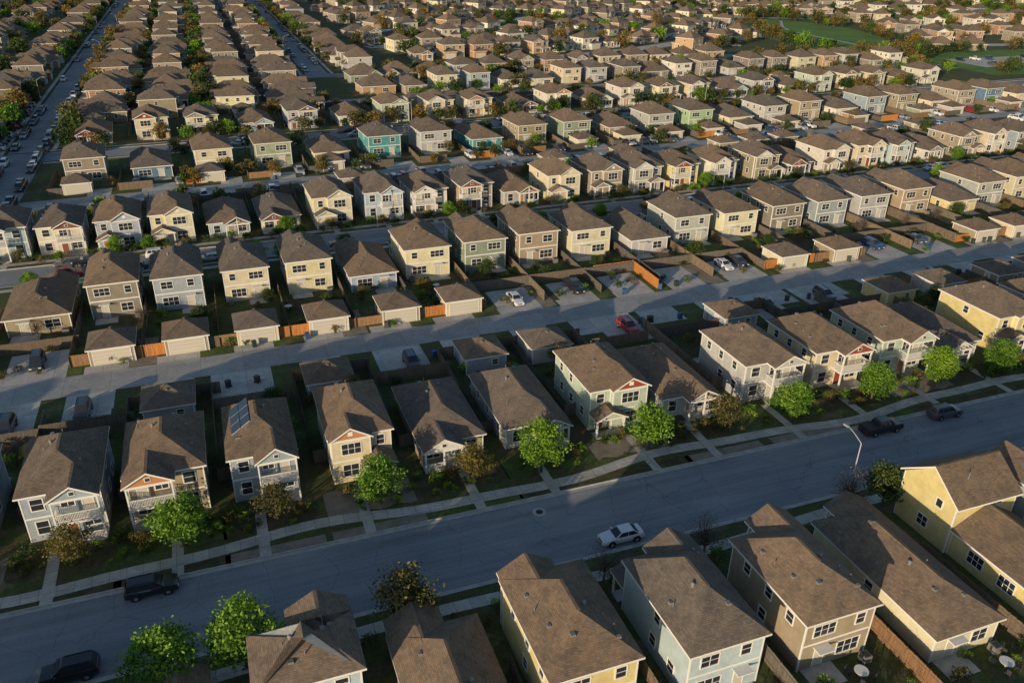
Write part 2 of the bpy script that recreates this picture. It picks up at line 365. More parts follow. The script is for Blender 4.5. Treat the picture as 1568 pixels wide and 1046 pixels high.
def ph(style,u,v,w,face,col,seed=0,mir=False,D=None,lw=8):
    D=D or {'bal':13,'gab':13,'bung':16,'ranch':13,'big':12}[style]
    base={'bal':8,'gab':8,'bung':8,'ranch':14,'big':11}[style]
    me=H(style,base,D,seed,mir); s=w/base
    c=C[col]
    if v>100: k=ZR.uniform(.85,1.1); c=(min(.78,c[0]*k*ZR.uniform(.95,1.05)),min(.76,c[1]*k),min(.72,c[2]*k*ZR.uniform(.92,1.08)))
    return putw(me,NAME[style],u,v,rotof[face],scale=(s,1,ZR.uniform(.94,1.07) if v>100 else 1),color=c)
# Row B (fronts face -v, street side)
Brow=[(-76,8,'gab','tan',0,0),(-65,8,'bal','gb',0,0),(-33.6,8,'bal','gb',0,0),(-23,7.9,'bal','gb',1,1),(-13.4,8.2,'bal','tan',0,0),(-3.3,7.4,'bal','gb',2,1),(7.2,7.5,'gab','cream',1,1),
(17.3,8.2,'bung','tan',0,0),(27.6,8.3,'bung','lg',1,1),(38.8,8.2,'gab','pg',1,0),(48.8,8.1,'bung','lg',3,1),(60.8,8.8,'bal','lg',1,1),
(72,8.6,'bal','cream',0,1),(83.3,8.3,'bal','pg',2,1),(94,8.2,'bung','lg',1,0),(105.3,8.8,'gab','yel',0,0),(116.6,8.4,'bal','lg',1,0),(127.5,8.4,'bung','tan',0,1),(139,8.4,'bal','gb',1,1)]
for u,w,s,c,sd,mi in Brow:
    D=16 if s=='bung' else 13
    ph(s,u+w/2,73.6+D/2+(0.9 if s=='gab' else 0),w,'S',c,sd,bool(mi))
# solar array on the west slope of one roof
mb=MB()
for i in range(2):
    for j in range(3):
        xa=.9+i*1.05; ya=j*1.75; z=lambda x:x*.70+.02
        for (a,b2,y0,y1,dz,m) in ((xa,xa+1.0,ya,ya+1.68,.10,0),):
            mb.face([(a,y0,z(a)+dz),(b2,y0,z(b2)+dz),(b2,y1,z(b2)+dz),(a,y1,z(a)+dz)],0)
            for p,q in (((a,y0),(b2,y0)),((b2,y0),(b2,y1)),((b2,y1),(a,y1)),((a,y1),(a,y0))):
                mb.face([(*p,z(p[0])+dz),(*q,z(q[0])+dz),(*q,z(q[0])+dz-.1),(*p,z(p[0])+dz-.1)],1)
put(mb.mesh('solar_array',[M_solar,M_pole]),'solar_panels',-3.3,79,5.86)
# Row A (backs face camera)
ph('bung',-9.8,43,7.8,'N','gb',0,False)
ph('bal',1.2,48.2,8.4,'N','pb',1,False,8)
ph('bung',11.8,43,8.0,'N','lg',1,True)
ph('gab',21.9,44.6,8.0,'N','yel',0,False,13)
ph('gab',32.9,43.3,7.6,'N','pb',2,True,13)
ph('bal',43.7,42.9,7.8,'N','tan',0,False,13)
ph('bung',55.2,42.4,7.9,'N','py',3,False,18)
for i,u in enumerate([-20.3,-30.5,-40.7,-50.9,-61,-71.5,-82,-93,-104,-115,77.6,88,99,110,121,132,143,154,165]): ph(['gab','bal'][i%2],u,44,8.8 if u<0 else 8.4,'N',['tan','gb','cream'][i%3],i%2,False,13)  # outer houses are out of view, added so the row shades the street
# yellow house with west-facing gable and single-storey rear wing
mb=MB()
mb.box(.3,8.3,.2,7,-.15,5.6,WALL); corners(mb,.3,8.3,.2,7,-.1,5.6)
zr=roof(mb,0,8.6,-.2,7.4,5.7,.72,True,True,ax='x')
mb.face([(.3,.2,5.58),(.3,3.6,zr-.22),(.3,7,5.58)],WALL); mb.face([(8.3,.2,5.58),(8.3,7,5.58),(8.3,3.6,zr-.22)],WALL)
mb.box(.6,8.3,-11.3,.198,-.15,2.95,WALL); corners(mb,.6,8.3,-11.3,.1,-.1,2.9)
roof(mb,.25,8.65,-11.7,.19,3.0,.55,False,True)
for y in (-9.5,-6.5,-3): win(mb,'L',.6,y,1.0,1.7,1.3,3,2)
win(mb,'L',.3,2.2,4.4,.7,.9,1,1); win(mb,'L',.3,3.5,1.1,1.2,1.2,2,2)
win(mb,'F',-11.3,2.8,.95,1.8,1.3,3,2); win(mb,'F',-11.3,6.3,.95,1.8,1.3,3,2); win(mb,'F',.2,6,4.9,.7,.6,1,1)
mb.box(3,3.4,-6,-5.6,4.2,4.6,VENT); mb.tube((6,-4,4),(6,-4,4.7),.06,.06,VENT,6); mb.tube((3,2,7.2),(3,2,8.1),.06,.06,VENT,6)
put(mb.mesh('yellow_house',HM),'two_storey_house',63.5,43.9,color=C['yel'])
# Row C (backs face camera)
Crow=[(-33,9.5,'bung','tan'),(-21.6,7.9,'gab','taupe'),(-12.2,8,'gab','gb'),(-1.7,7.8,'bal','cream'),(8.4,8,'gab','py'),(18.4,8.6,'bung','gb'),(28.6,8.7,'gab','py'),
(39.5,8.5,'bal','sage'),(50,8.4,'gab','tan'),(60.6,8.8,'bal','py'),(72,8.6,'bung','lg'),(83,8.6,'gab','lg'),(94.3,8.8,'gab','py'),(106,8.6,'bal','taupe'),(117.5,8.6,'gab','gb'),
(129,8.6,'bal','lg'),(140.7,8.8,'gab','tan'),(152,9,'bung','yel'),(163,9,'gab','lg'),(174.5,9,'bal','cream'),(186,9,'gab','tan'),(197,9,'bung','gb')]
for i,(u,w,s,c) in enumerate(Crow):
    D=16 if s=='bung' else 13
    if s=='bung': ph(s,u+w/2,129+D/2-2,w,'N',c,i%2,bool(i%2))
    else: ph(s,u+w/2,129.6+D/2,w,'N',c,i%3,bool((i//2)%2))
# Row D (fronts face camera)
Drow=[(-38,'bal','pb'),(-28.7,'bal','white'),(-18.8,'gab','gb'),(-9.3,'gab','py'),(.9,'bung','pb'),(11,'bung','cream'),(21.6,'gab','cream'),(32.3,'bal','pb'),(42.5,'bal','white'),(53,'bal','tan'),
(63.5,'bung','lg'),(74.1,'gab','cream'),(85,'gab','tan'),(96,'gab','lg'),(106.7,'bal','yel'),(118,'bal','white'),(130.5,'gab','tan'),(141.5,'bung','lg'),(152.5,'gab','white'),(164,'bal','cream'),(176,'bal','pb'),(188,'bung','white'),(200,'gab','tan'),(211.5,'bal','cream'),(223,'gab','gb')]
for i,(u,s,c) in enumerate(Drow):
    D=16 if s=='bung' else 13
    ph(s,u,161.3+D/2,8.4,'S',c,[1,0,3,2][i%4] if s!='gab' else i%3,bool(i*7%3==1))
# Rows E, F, G : wider lots
ecol=['tan','blue','py','sage','cream','teal','lg','teal','tan','sage','tan','lg','grn','py','lg','tan','white','gb','tan','cream']
def rowseq(u0,u1,sp,v,face,styles,cols,seed,w=None):
    rr=random.Random(seed); u=u0
    while u<u1:
        s=rr.choice(styles); ww={'bal':8.6,'gab':8.8,'bung':9,'ranch':13,'big':10.8}[s]
        ph(s,u+rr.uniform(-.8,.8),v+rr.uniform(-1.5,1.5),ww,face,rr.choice(cols),rr.randint(0,2) if s not in('ranch','big') else rr.randint(0,1),rr.random()<.5)
        u+=sp+rr.uniform(-.3,.3)
allc=['tan','cream','py','white','lg','tan','taupe','pg','cream','tan','white','sage','lg','brick','orange','cream','gb']
for i,u in enumerate(np.arange(-29,300,14.5)):
    s='gab' if i%3!=1 else 'bung'
    ph(s,u,219.5,9.6,'N',ecol[i%20],i%3,bool(i%2))
for i,u in enumerate(np.arange(-30.4,300,14.4)):
    s=['gab','gab','bal','bung','gab','bung'][i%6] if i else 'bung'
    ph(s,u+ (0.8 if i%2 else 0),259.5,9.6,'S',['white','cream','py','pb','lg','white','pg','cream','cream','tan','white','py'][i%12],[0,1,3,2][i%4] if s!='gab' else i%3,bool(i%2))
def col(u,v0,v1,sp,face,styles,seed,cols=allc):
    rr=random.Random(seed); v=v0
    while v<v1:
        s=rr.choice(styles); ww={'bal':8.6,'gab':9,'bung':9,'ranch':12.5,'big':10.8}[s]
        o=ph(s,u+rr.uniform(-1.5,1.5),v,ww,face,rr.choice(cols),rr.randint(0,2) if s not in('ranch','big') else rr.randint(0,1),rr.random()<.5)
        o.location.y=v; o.rotation_euler[2]=rotof[face]+rr.uniform(-.03,.03)
        v+=sp+rr.uniform(-.3,.6)
cl=['gab','bung','big','ranch','bung']
dk=['tan','taupe','cream','lg','brick','tan','py','orange']
col(-31,284,780,12.6,'W',cl,1,dk); col(-12,286,780,13.2,'E',cl,2,dk); col(9.5,288,780,13,'W',cl,31,dk); col(29.5,284,780,12.6,'E',cl,3,dk+['white'])
col(-62,160,780,13,'E',cl,4,dk); col(-92,160,780,13,'W',cl,5,dk); col(-122,300,780,13,'E',cl,6,dk); col(-152,420,780,13,'W',cl,16,dk)
col(62,362,780,13,'W',cl,7)
rowseq(60,330,13.2,306,'N',['gab','bung','big','ranch','gab'],allc,11)
rowseq(61,230,13.6,330,'S',['gab','ranch','big'],allc,12)
# far districts, rotated and curving
PX,PY,PA=352,420,-.33
def inpark(x,y,pad=0):
    dx,dy=x-PX,y-PY; c,s=math.cos(PA),math.sin(PA)
    a=dx*c+dy*s; b2=-dx*s+dy*c
    if abs(a)<34+pad and abs(b2)<96+pad or (abs(x-385)<46+pad and abs(y-312)<32+pad): return True
    for gx,gy,gr in GREENS:
        if (x-gx)**2+(y-gy)**2<(gr+pad-4)**2: return True
    return False
GREENS=[(205,520,20),(470,640,42),(300,700,34),(620,520,50),(480,470,22),(150,660,18),(560,760,46),(700,680,50)]
def district(cx_,cy_,ang,nu,nv,seed,test,styles=('ranch','big','gab','ranch','big','bung'),cols=('tan','cream','brick','py','taupe','orange','tan','white','cream','brick'),amp=14,wl=80,gap=9):
    rr=random.Random(seed); c,s=math.cos(ang),math.sin(ang); P=[]
    cv=lambda a,j: amp*math.sin(a/wl+j*.25)
    for j in range(-nv,nv+1):
        for side in (0,1):
            for i in range(-nu,nu+1):
                if (i+3*j)%gap==0: continue
                a=i*15.3+(7 if j%2 else 0)+rr.uniform(-1,1); b2=j*68+(17 if side else -17)+rr.uniform(-2,2)+cv(a,j)
                x=cx_+a*c-b2*s; y=cy_+a*s+b2*c
                if not test(x,y): continue
                st=rr.choice(styles); ww={'bal':8.6,'gab':10,'ranch':13,'big':11.2,'bung':9.5}[st]
                base={'bal':8,'gab':8,'ranch':14,'big':11,'bung':8}[st]; D={'bal':13,'gab':13,'ranch':13,'big':12,'bung':16}[st]
                me=H(st,base,D,rr.randint(0,1),rr.random()<.5)
                put(me,NAME[st],x,y,.12,ang+(0 if side else math.pi)+rr.uniform(-.07,.07)+math.atan(amp/wl*math.cos(a/wl+j*.25)),(ww/base,1,rr.uniform(.92,1.08)),C[rr.choice(cols)]); P.append((x,y))
        mb=MB(); pts=[]
        for a in np.arange(-nu*15.3,nu*15.3+1,9):
            b2=j*68+cv(a,j); pts.append((cx_+a*c-b2*s,cy_+a*s+b2*c))
        for p,q in zip(pts[:-1],pts[1:]):
            if test(p[0],p[1]) and test(q[0],q[1]):
                mb.face([(p[0]+s*5.2,p[1]-c*5.2,.135),(q[0]+s*5.2,q[1]-c*5.2,.135),(q[0]-s*5.2,q[1]+c*5.2,.135),(p[0]-s*5.2,p[1]+c*5.2,.135)],0)
        if mb.f: put(mb.mesh('district_street',[M_drive]),'road',0,0,0)
    return P
farP=[]
farP+=district(220,560,.30,17,4,21,lambda x,y: x>80 and x<328 and y>368+.055*x and not inpark(x,y,9),amp=22,wl=75)
farP+=district(520,420,-.42,26,6,22,lambda x,y: x>=334 and y>300 and y<1000 and not inpark(x,y,9),amp=26,wl=85,gap=7)
farP+=district(420,240,.05,8,1,23,lambda x,y: x>318 and y>180 and y<274 and not inpark(x,y,6),amp=4)
farP+=district(300,860,.25,34,3,24,lambda x,y: y>790 and y<1100,amp=25)
# ------------------------------------------------------------------ garages
def garage(w=6.5,D=6.4):
    mb=MB(); mb.box(.3,w-.3,.3,D-.3,-.1,2.62,WALL); corners(mb,.3,w-.3,.3,D-.3,-.05,2.6)
    roof(mb,0,w,0,D,2.6,.5)
    mb.box(.85,w-.85,.26,.31,.02,2.2,DOOR)
    for i in range(1,4): mb.box(.85,w-.85,.245,.262,i*.55-.015,i*.55+.015,TRIM)
    for a,b2 in ((.73,.85),(w-.85,w-.73)): mb.box(a,b2,.24,.31,0,2.32,TRIM)
    mb.box(.73,w-.73,.24,.31,2.2,2.32,TRIM)
    win(mb,'B',D-.3,w*.3,1.1,.8,.8,1,2); door(mb,'R',w-.3,D*.6,.02)
    mb.box(w/2-.15,w/2+.15,D/2+.7,D/2+1,3.75,3.98,VENT)
    return mb.mesh('garage',HM,(w/2,D/2,0))
G=garage()
g1=[(-12.9,'gb'),(7,'lg'),(28.5,'gb'),(38.4,'lg'),(70.4,'gb'),(102.2,'yel'),(113,'lg'),(126.8,'tan'),(137,'gb')]
for u,c in g1: putw(G,'detached_garage',u+3.3,97.2,math.pi,color=C[c])
g2=[(-20.5,'tan'),(-10.6,'tan'),(-.7,'cream'),(9.8,'py'),(21,'tan'),(31.3,'cream'),(95.5,'py'),(107.5,'tan'),(142.8,'tan'),(153,'cream'),(175,'lg')]
for u,c in g2: putw(G,'detached_garage',u+3.2,116.4-.006*u,0,color=C[c])
rr=random.Random(5)
g3=[u for u in np.arange(-34,225,10.7) if rr.random()<.45]
for u in g3: putw(G,'detached_garage',u,190.5,math.pi,color=C[rr.choice(allc)])
g4=[u for u in np.arange(-32,290,14.5) if rr.random()<.55]
for u in g4: putw(G,'detached_garage',u+2,206.5,0,color=C[rr.choice(allc)])
g5=[u for u in np.arange(-32,290,14.4) if rr.random()<.5]
for u in g5: putw(G,'detached_garage',u,279,math.pi,color=C[rr.choice(allc)])
# ------------------------------------------------------------------ ground and roads
def sheet(name,u0,u1,v0,v1,z,mat,z0=None,step=15):
    mb=MB(); n=max(1,int((u1-u0)/step)); us=np.linspace(u0,u1,n+1)
    pt=lambda u,v:W(u,v)[0]
    for a,b2 in zip(us[:-1],us[1:]):
        p=[pt(a,v0),pt(b2,v0),pt(b2,v1),pt(a,v1)]
        mb.face([(q[0],q[1],z) for q in p],0)
        if z0 is not None:
            mb.face([(*p[0],z0),(*p[1],z0),(*p[1],z),(*p[0],z)],0); mb.face([(*p[2],z0),(*p[3],z0),(*p[3],z),(*p[2],z)],0)
    if z0 is not None:
        for u in (u0,u1):
            a,b2=pt(u,v0),pt(u,v1); mb.face([(*a,z0),(*a,z),(*b2,z),(*b2,z0)],0)
    return put(mb.mesh(name,[mat]),name,0,0,0)
mb=MB(); mb.face([(-3000,-800,0),(5000,-800,0),(5000,6000,0),(-3000,6000,0)],0); put(mb.mesh('ground',[M_yard]),'ground',0,0,0)
sheet('road',-200,600,55.3,65.9,.006,M_asph); sheet('road',-200,600,149,157.8,.006,M_asph); sheet('road',-200,600,238,247,.006,M_asph)
mb=MB(); mb.face([(-51,60,.010),(-41.5,60,.010),(-41.5,246,.010),(-51,246,.010)],0); put(mb.mesh('road',[M_asph]),'road',0,0,0)
L=[(-60,55.1),(66.1,148.8),(158,237.8),(247.2,1400)]
for v0,v1 in L:
    for u0,u1 in ((-41.3,600),(-600,-51.2)) if v0>0 else ((-600,600),):
        if v1>1000: 
            sheet('land',u0,1600 if u0>-50 else u1,v0,v1,.12,M_yard,0,step=20)
        else: sheet('land',u0,u1,v0,v1,.12,M_yard,0)
        if v0>-50: sheet('kerb',u0,u1,v0-.15,v0,.145,M_conc,0); sheet('gutter',u0,u1,v0-.6,v0-.152,.022,M_conc)
        if v1<1000: sheet('kerb',u0,u1,v1,v1+.15,.145,M_conc,0); sheet('gutter',u0,u1,v1+.152,v1+.6,.022,M_conc)
def vroad(u0,u1,v0,v1,z=.135,m=M_asph,n='road'):
    mb=MB(); mb.face([(u0,v0,z),(u1,v0,z),(u1,v1,z),(u0,v1,z)],0); put(mb.mesh(n,[m]),n,0,0,0)
vroad(-50.8,-41.5,246,1200); vroad(40.8,50,352,1200)
vroad(-53,-51.8,158,1200,.134,M_walk,'sidewalk'); vroad(-40.6,-39.4,246,1200,.134,M_walk,'sidewalk')
vroad(38.4,39.6,352,1200,.134,M_walk,'sidewalk'); vroad(51.2,52.4,352,1200,.134,M_walk,'sidewalk')
vroad(-1.7,1.3,286,1200,.134,M_grass,'lawn')
sheet('road',-41,420,344,352.5,.138,M_asph)
for v0,v1 in ((105.6,111.4),(195.8,200.8),(290.5,295.5)):
    sheet('alley',-41.3,500,v0,v1,.128,M_alley)
def wavy(name,u0,u1,vf,w,z,mat,step=2.0):
    mb=MB(); us=np.arange(u0,u1,step)
    for a,b2 in zip(us[:-1],us[1:]):
        p=[W(a,vf(a)-w/2)[0],W(b2,vf(b2)-w/2)[0],W(b2,vf(b2)+w/2)[0],W(a,vf(a)+w/2)[0]]
        mb.face([(*q,z) for q in p],0)
    put(mb.mesh(name,[mat]),name,0,0,0)
wavy('sidewalk',-41,300,lambda u:68.3+.75*math.sin(u/7.2+1)+.25*math.sin(u/3.1),1.5,.132,M_walk)
wavy('sidewalk',-41,300,lambda u:52.9+.5*math.sin(u/8),1.35,.132,M_walk)
for vv in (147,160,236,249.4): wavy('sidewalk',-41,400,lambda u:vv,1.3,.132,M_walk,8)
def rect(name,u0,u1,v0,v1,z,mat): return sheet(name,u0,u1,v0,v1,z,mat,step=6)
rr=random.Random(12)
for i,(u,w,s,c,sd,mi) in enumerate(Brow):
    if u<-40: continue
    pu=u+ (w*.55 if not mi else w*.35)
    yard=[M_mulch,M_grass,M_rock,M_mulch,M_grass,M_mulch,M_rock][i%7]
    wavy('front_garden',u-1.2,u+w+1.2,lambda q:71.9+.25*math.sin(q*2),4.4-rr.random(),.1245,yard,.8)
    rect('verge',u-1.2,u+w+1.2,66.15,67.4,.1245,[M_rock,M_grass,M_mulch,M_rock,M_mulch][(i*3)%5])
    rect('walkway',pu-.55,pu+.55,66.1,74.3,.1365,M_walk)
    rect('driveway',u+.5,u+w-1.5,100.6,105.6,.127,M_drive)
for i,(u,w,s,c) in enumerate(Crow):
    rect('driveway',u+.6,u+w-1.6,111.4,113.6,.127,M_drive)
    rect('walkway',u+w*.4,u+w*.4+1.1,142,148.8,.1365,M_walk)
    rect('lawn',u-.5,u+w,143.5,146,.126,[M_grass,M_mulch,M_grass][i%3])
for i,(u,s,c) in enumerate(Drow):
    rect('walkway',u-.5,u+.6,158,161.8,.1365,M_walk); rect('lawn',u-5,u+4.8,160.8,163,.126,[M_mulch,M_grass,M_mulch][i%3])
    rect('lawn',u-4,u+4,176,186,.1258,[M_grass,M_mulch,M_grass][i%3])
    rect('driveway',u-3,u+3,187 if i%2 else 193,195.8,.127,M_drive)
for i,u in enumerate(np.arange(-29,300,14.5)):
    rect('driveway',u-2 if i%2 else u+1,u+6,200.8,206.5,.127,M_drive); rect('lawn',u-6.5,u-1,202.5,212,.1258,M_grass)
    rect('lawn',u-6,u+6,228,235.3,.126,M_grass); rect('lawn',u-6,u+6,250.1,253.5,.126,[M_grass,M_mulch][i%2])
    rect('driveway',u-3,u+4,282,290.5,.127,M_drive)
for u0,u1 in ((-4.6,3.4),(-22.5,-16.8),(-30.8,-25.5),(17.8,25),(53,60),(80,86),(91,99)): rect('parking_pad',u0,u1,96.2,105.6,.1295,M_drive)
for u0,u1 in ((-31,-23.2),(40.4,47.6),(51.5,58),(61.5,68.5),(72,79),(84,92),(117.5,125),(129,137),(163.5,172),(184,192)): rect('parking_pad',u0,u1,111.4,120.4,.1295,M_drive)
for i,(u,w,s,c) in enumerate(Crow): rect('lawn',u+(w-2.4),u+w+2.2,111.6,120.5,.1252,[M_grass,M_rock,M_grass][i%3]); rect('lawn',u,u+w,121,129,.1262,[M_yard,M_mulch,M_grass][i%3])
# meadow, greens and car park to the right
c_,s_=math.cos(PA),math.sin(PA)
mb=MB(); P=[]
for k in range(36):
    t=2*math.pi*k/36; a=37*math.cos(t)*(1+.12*math.sin(3*t)); b2=100*math.sin(t); P.append((PX+a*c_-b2*s_,PY+a*s_+b2*c_,.15))
mb.face(P,0); put(mb.mesh('meadow',[M_meadow]),'meadow',0,0,0)
for gi,(gx,gy,gr) in enumerate(GREENS):
    mb=MB(); mb.face([(gx+gr*math.cos(2*math.pi*k/24)*(1+.15*math.sin(k*.8+gi)),gy+gr*.9*math.sin(2*math.pi*k/24),.152) for k in range(24)],0)
    put(mb.mesh('green',[M_meadow]),'meadow',0,0,0)
vroad(334,434,278,345,.155,M_meadow,'meadow'); vroad(350,424,298,324,.160,M_drive,'parking_lot')
mb=MB()
for k in range(30):
    t0=k/30; t1=(k+1)/30
    f=lambda t:(PX+ (8*math.sin(t*7))*c_-(-90+180*t)*s_, PY+(8*math.sin(t*7))*s_+(-90+180*t)*c_)
    p,q=f(t0),f(t1); mb.face([(p[0]-1.2,p[1],.165),(p[0]+1.2,p[1],.165),(q[0]+1.2,q[1],.165),(q[0]-1.2,q[1],.165)],0)
put(mb.mesh('footpath',[M_walk]),'path',0,0,0)
mb=MB(); mb.tube((0,0,0),(0,0,.02),.75,.75,0,24); mb.tube((0,0,.02),(0,0,.035),.38,.38,1,20)
put(mb.mesh('manhole',[M_conc,M_dark]),'manhole_cover',27.5,63.6,.004)
# ------------------------------------------------------------------ fences
FC={}
def fence_me(L,simple):
    L=max(.6,round(L*2)/2); k=(L,simple)
    if k in FC: return FC[k],L
    mb=MB(); rr=random.Random(int(L*10))
    if simple:
        n=int(L/1.2)+1
        for i in range(n):
            a=L*i/n; b2=L*(i+1)/n; mb.box(a+.01,b2-.01,-.02,.02,0,1.78+rr.uniform(-.04,.04),0)
    else:
        n=int(L/.155)
        for i in range(n):
            a=L*i/n; mb.box(a+.006,a+L/n-.006,-.012+rr.uniform(-.004,.004),.012,.03,1.78+rr.uniform(-.03,.03),0)
    for i in range(int(L/2.4)+2):
        a=min(L-.05,i*2.4); mb.box(a-.045,a+.045,.021,.10,0,1.72,0)
    for z in (.4,1.4): mb.box(0,L,.021,.06,z,z+.09,0)
    FC[k]=mb.mesh('fence_run',[M_fence]); return FC[k],L
fcols=[(.17,.135,.10),(.135,.12,.10),(.20,.15,.10),(.115,.105,.095),(.46,.19,.055),(.27,.16,.085)]
def fence(u0,v0,u1,v1,ci=None,simple=False):
    p,_=W(u0,v0); q,_=W(u1,v1); L=math.hypot(q[0]-p[0],q[1]-p[1]); me,l2=fence_me(L,simple)
    c=fcols[ci if ci is not None else R.choice([0,0,1,1,2,3,3,5,1,0] if not simple else [0,1,2,3,5,0,1,3])]
    k=R.uniform(.85,1.15)
    put(me,'wooden_fence',p[0],p[1],.12,math.atan2(q[1]-p[1],q[0]-p[0]),(L/l2,1,R.choice((.85,1,1,1.06))),(c[0]*k,c[1]*k,c[2]*k))
for i,(u,w,s,c,sd,mi) in enumerate(Brow):
    if u<-40: continue
    lx=u-1.2; fence(lx,80,lx,100.3)
    fence(lx,80.1,u+.3,80.1,1)
    gg=[g for g,_ in g1 if u-3<g<u+w]
    if gg:
        g=gg[0]
        if g-lx>.8: fence(lx,100.2,g+.3,100.2)
        fence(g+6.3,100.2,u+w+1.8,100.2)
    else:
        fence(lx,95.8,u+w+1.4,95.8)
for i,(u,w,s,c) in enumerate(Crow):
    lx=u-1.2; fence(lx,114,lx,136,simple=i>14,ci=[0,1,3,2][i%4])
    gg=[g for g,_ in g2 if u-3<g<u+w]
    if gg:
        g=gg[0]
        if g-lx>.8: fence(lx,114.2,g+.3,114.2,[4,5][i%2])
        if u+w+1.2-(g+6.3)>.8: fence(g+6.2,114.2,u+w+1.2,114.2,[4,5,0][i%3])
    else: fence(lx,121,u+w+1.4,121,[0,3,1,1][i%4])
fence(61.5,121.6,69.5,121.6,4); fence(69.5,121.6,69.5,112.4,4)
for i,(u,s,c) in enumerate(Drow):
    fence(u-5.3,170,u-5.3,193.5,simple=True); fence(u-5.2,187,u+5.2,187,[3,0,1,5][i%4],True)
for i,u in enumerate(np.arange(-29,300,14.5)):
    fence(u-7,203.5,u-7,222,simple=True); fence(u-6.9,203.6,u+.5,203.6,[1,0,4,5,3][i%5],True); fence(u-7,256,u-7,288,simple=True); fence(u-7,283,u+7,283,[0,1,3,5][i%4],True)
for v in np.arange(290,640,12.6): 
    fence(-24,v,-5,v,simple=True); fence(4,v,22,v,simple=True)
for i,u in enumerate((-15.5,-4.2,6.8,17,27.4,38,49.2,60.9,72)): fence(u+.3,20,u+.3,45,[0,5,1,0,2,1,5,0,1][i])
fence(60.9,26,72,26,0)
# ------------------------------------------------------------------ trees
def tree(name,h,cr,base,nc,nl,ls,seed,mat,limbs=10,flat=1.0,sig=.42):
    rr=np.random.RandomState(seed); mb=MB()
    tr=.055*h**.5+.03
    top=base+(h-base)*.55; pts=[(0,0,-.1)]
    for i in range(1,6): pts.append((rr.normal(0,.05)*i*.5,rr.normal(0,.05)*i*.5,top*i/5))
    for i in range(5): mb.tube(pts[i],pts[i+1],tr*(1-i*.16),tr*(1-(i+1)*.16),0,7,False)
    cz=(h+base)/2; rz=(h-base)/2*.9
    cs=[]
    while len(cs)<nc:
        p=rr.uniform(-1,1,3); d=np.linalg.norm(p)
        if d>1 or (d<.45 and rr.rand()<.6): continue
        lob=1+.18*math.sin(3*math.atan2(p[1],p[0])+seed)+.12*math.sin(5*p[2]+seed)
        wz=1.0-.25*max(0,p[2])
        cs.append(np.array([p[0]*cr*lob*wz,p[1]*cr*lob*wz,cz+p[2]*rz*flat]))
    for i in range(min(limbs,nc)):
        c=cs[i]; k=rr.randint(2,5); a=np.array(pts[k]); mid=(a+c)/2+np.array([0,0,.15])
        mb.tube(a,mid,tr*.4,tr*.25,0,5,False); mb.tube(mid,c,tr*.25,tr*.08,0,4,False)
    nb=len(mb.f); nv=len(mb.v)
    cs=np.array(cs); n=nc*nl
    cen=np.repeat(cs,nl,0)+np.clip(rr.normal(0,sig,(n,3)),-2*sig,2*sig)*np.array([1,1,.75])*(cr/2.2)
    tint_c=np.repeat(rr.uniform(.1,.9,nc),nl)
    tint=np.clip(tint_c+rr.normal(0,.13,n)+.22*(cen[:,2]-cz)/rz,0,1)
    a=rr.normal(0,1,(n,3)); a/=np.linalg.norm(a,axis=1)[:,None]; t=rr.normal(0,1,(n,3)); b2=np.cross(a,t); b2/=np.linalg.norm(b2,axis=1)[:,None]
    s=ls*rr.uniform(.6,1.3,n)[:,None]
    q=np.stack([cen-a*s,cen+b2*s*.6,cen+a*s,cen-b2*s*.6],1).reshape(-1,3)
    V=np.vstack([np.array(mb.v),q]); F=mb.f+[tuple(nv+4*i+k for k in range(4)) for i in range(n)]
    me=bpy.data.meshes.new(name); me.from_pydata(V.tolist(),[],F); me.materials.append(M_bark); me.materials.append(mat)
    me.polygons.foreach_set('material_index',[0]*nb+[1]*n)
    at=me.attributes.new('tint','FLOAT','POINT'); at.data.foreach_set('value',np.concatenate([np.zeros(nv),np.repeat(tint,4)])); me.update(); return me
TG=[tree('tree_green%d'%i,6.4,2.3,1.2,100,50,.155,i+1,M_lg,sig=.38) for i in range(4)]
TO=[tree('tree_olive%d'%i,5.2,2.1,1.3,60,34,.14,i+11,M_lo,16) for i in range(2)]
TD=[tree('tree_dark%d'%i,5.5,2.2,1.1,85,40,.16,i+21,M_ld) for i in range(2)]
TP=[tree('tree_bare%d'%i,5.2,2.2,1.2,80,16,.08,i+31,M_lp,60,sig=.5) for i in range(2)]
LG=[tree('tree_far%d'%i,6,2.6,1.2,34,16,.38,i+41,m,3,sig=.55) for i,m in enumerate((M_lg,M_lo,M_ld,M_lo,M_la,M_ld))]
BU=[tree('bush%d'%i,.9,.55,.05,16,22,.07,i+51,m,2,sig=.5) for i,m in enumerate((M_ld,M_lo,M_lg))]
def pt(me,name,u,v,s=1,z=.12): (x,y),k=W(u,v); return put(me,name,x,y,z,R.uniform(0,6.28),(s,s,s*R.uniform(.93,1.07)))
for l,u,v,s in ((TG,-8.3,70.2,1.05),(TG,11.7,70.4,.98),(TG,30.3,70,1.05),(TG,44.3,70.2,1.05),(TG,65,70,.9),(TG,78,70.3,.9),(TG,89.3,70.6,.9),(TG,101,70.4,.85),(TG,112,70.4,.85),
                (TO,-18.3,70.6,.98),(TO,.9,71.2,.85),(TO,22.4,71,.95),(TO,55.7,71,.97),
                (TG,-9.4,52.2,1.05),(TG,-3.4,52.6,1.1),(TD,63.4,52.2,1.0),(TP,58.9,52.8,.95),(TP,40.5,51.8,.95),(TP,29.5,52,.7)):
    pt(R.choice(l),'tree',u,v,s)
pt(TO[1],'tree',10.5,52.9,1.2); pt(TD[0],'tree',11.1,52.5,.8)
def scat(n,f,lib,s0,s1,name='tree'):
    for _ in range(n):
        u,v=f(); pt(R.choice(lib),name,u,v,R.uniform(s0,s1))
U=R.uniform
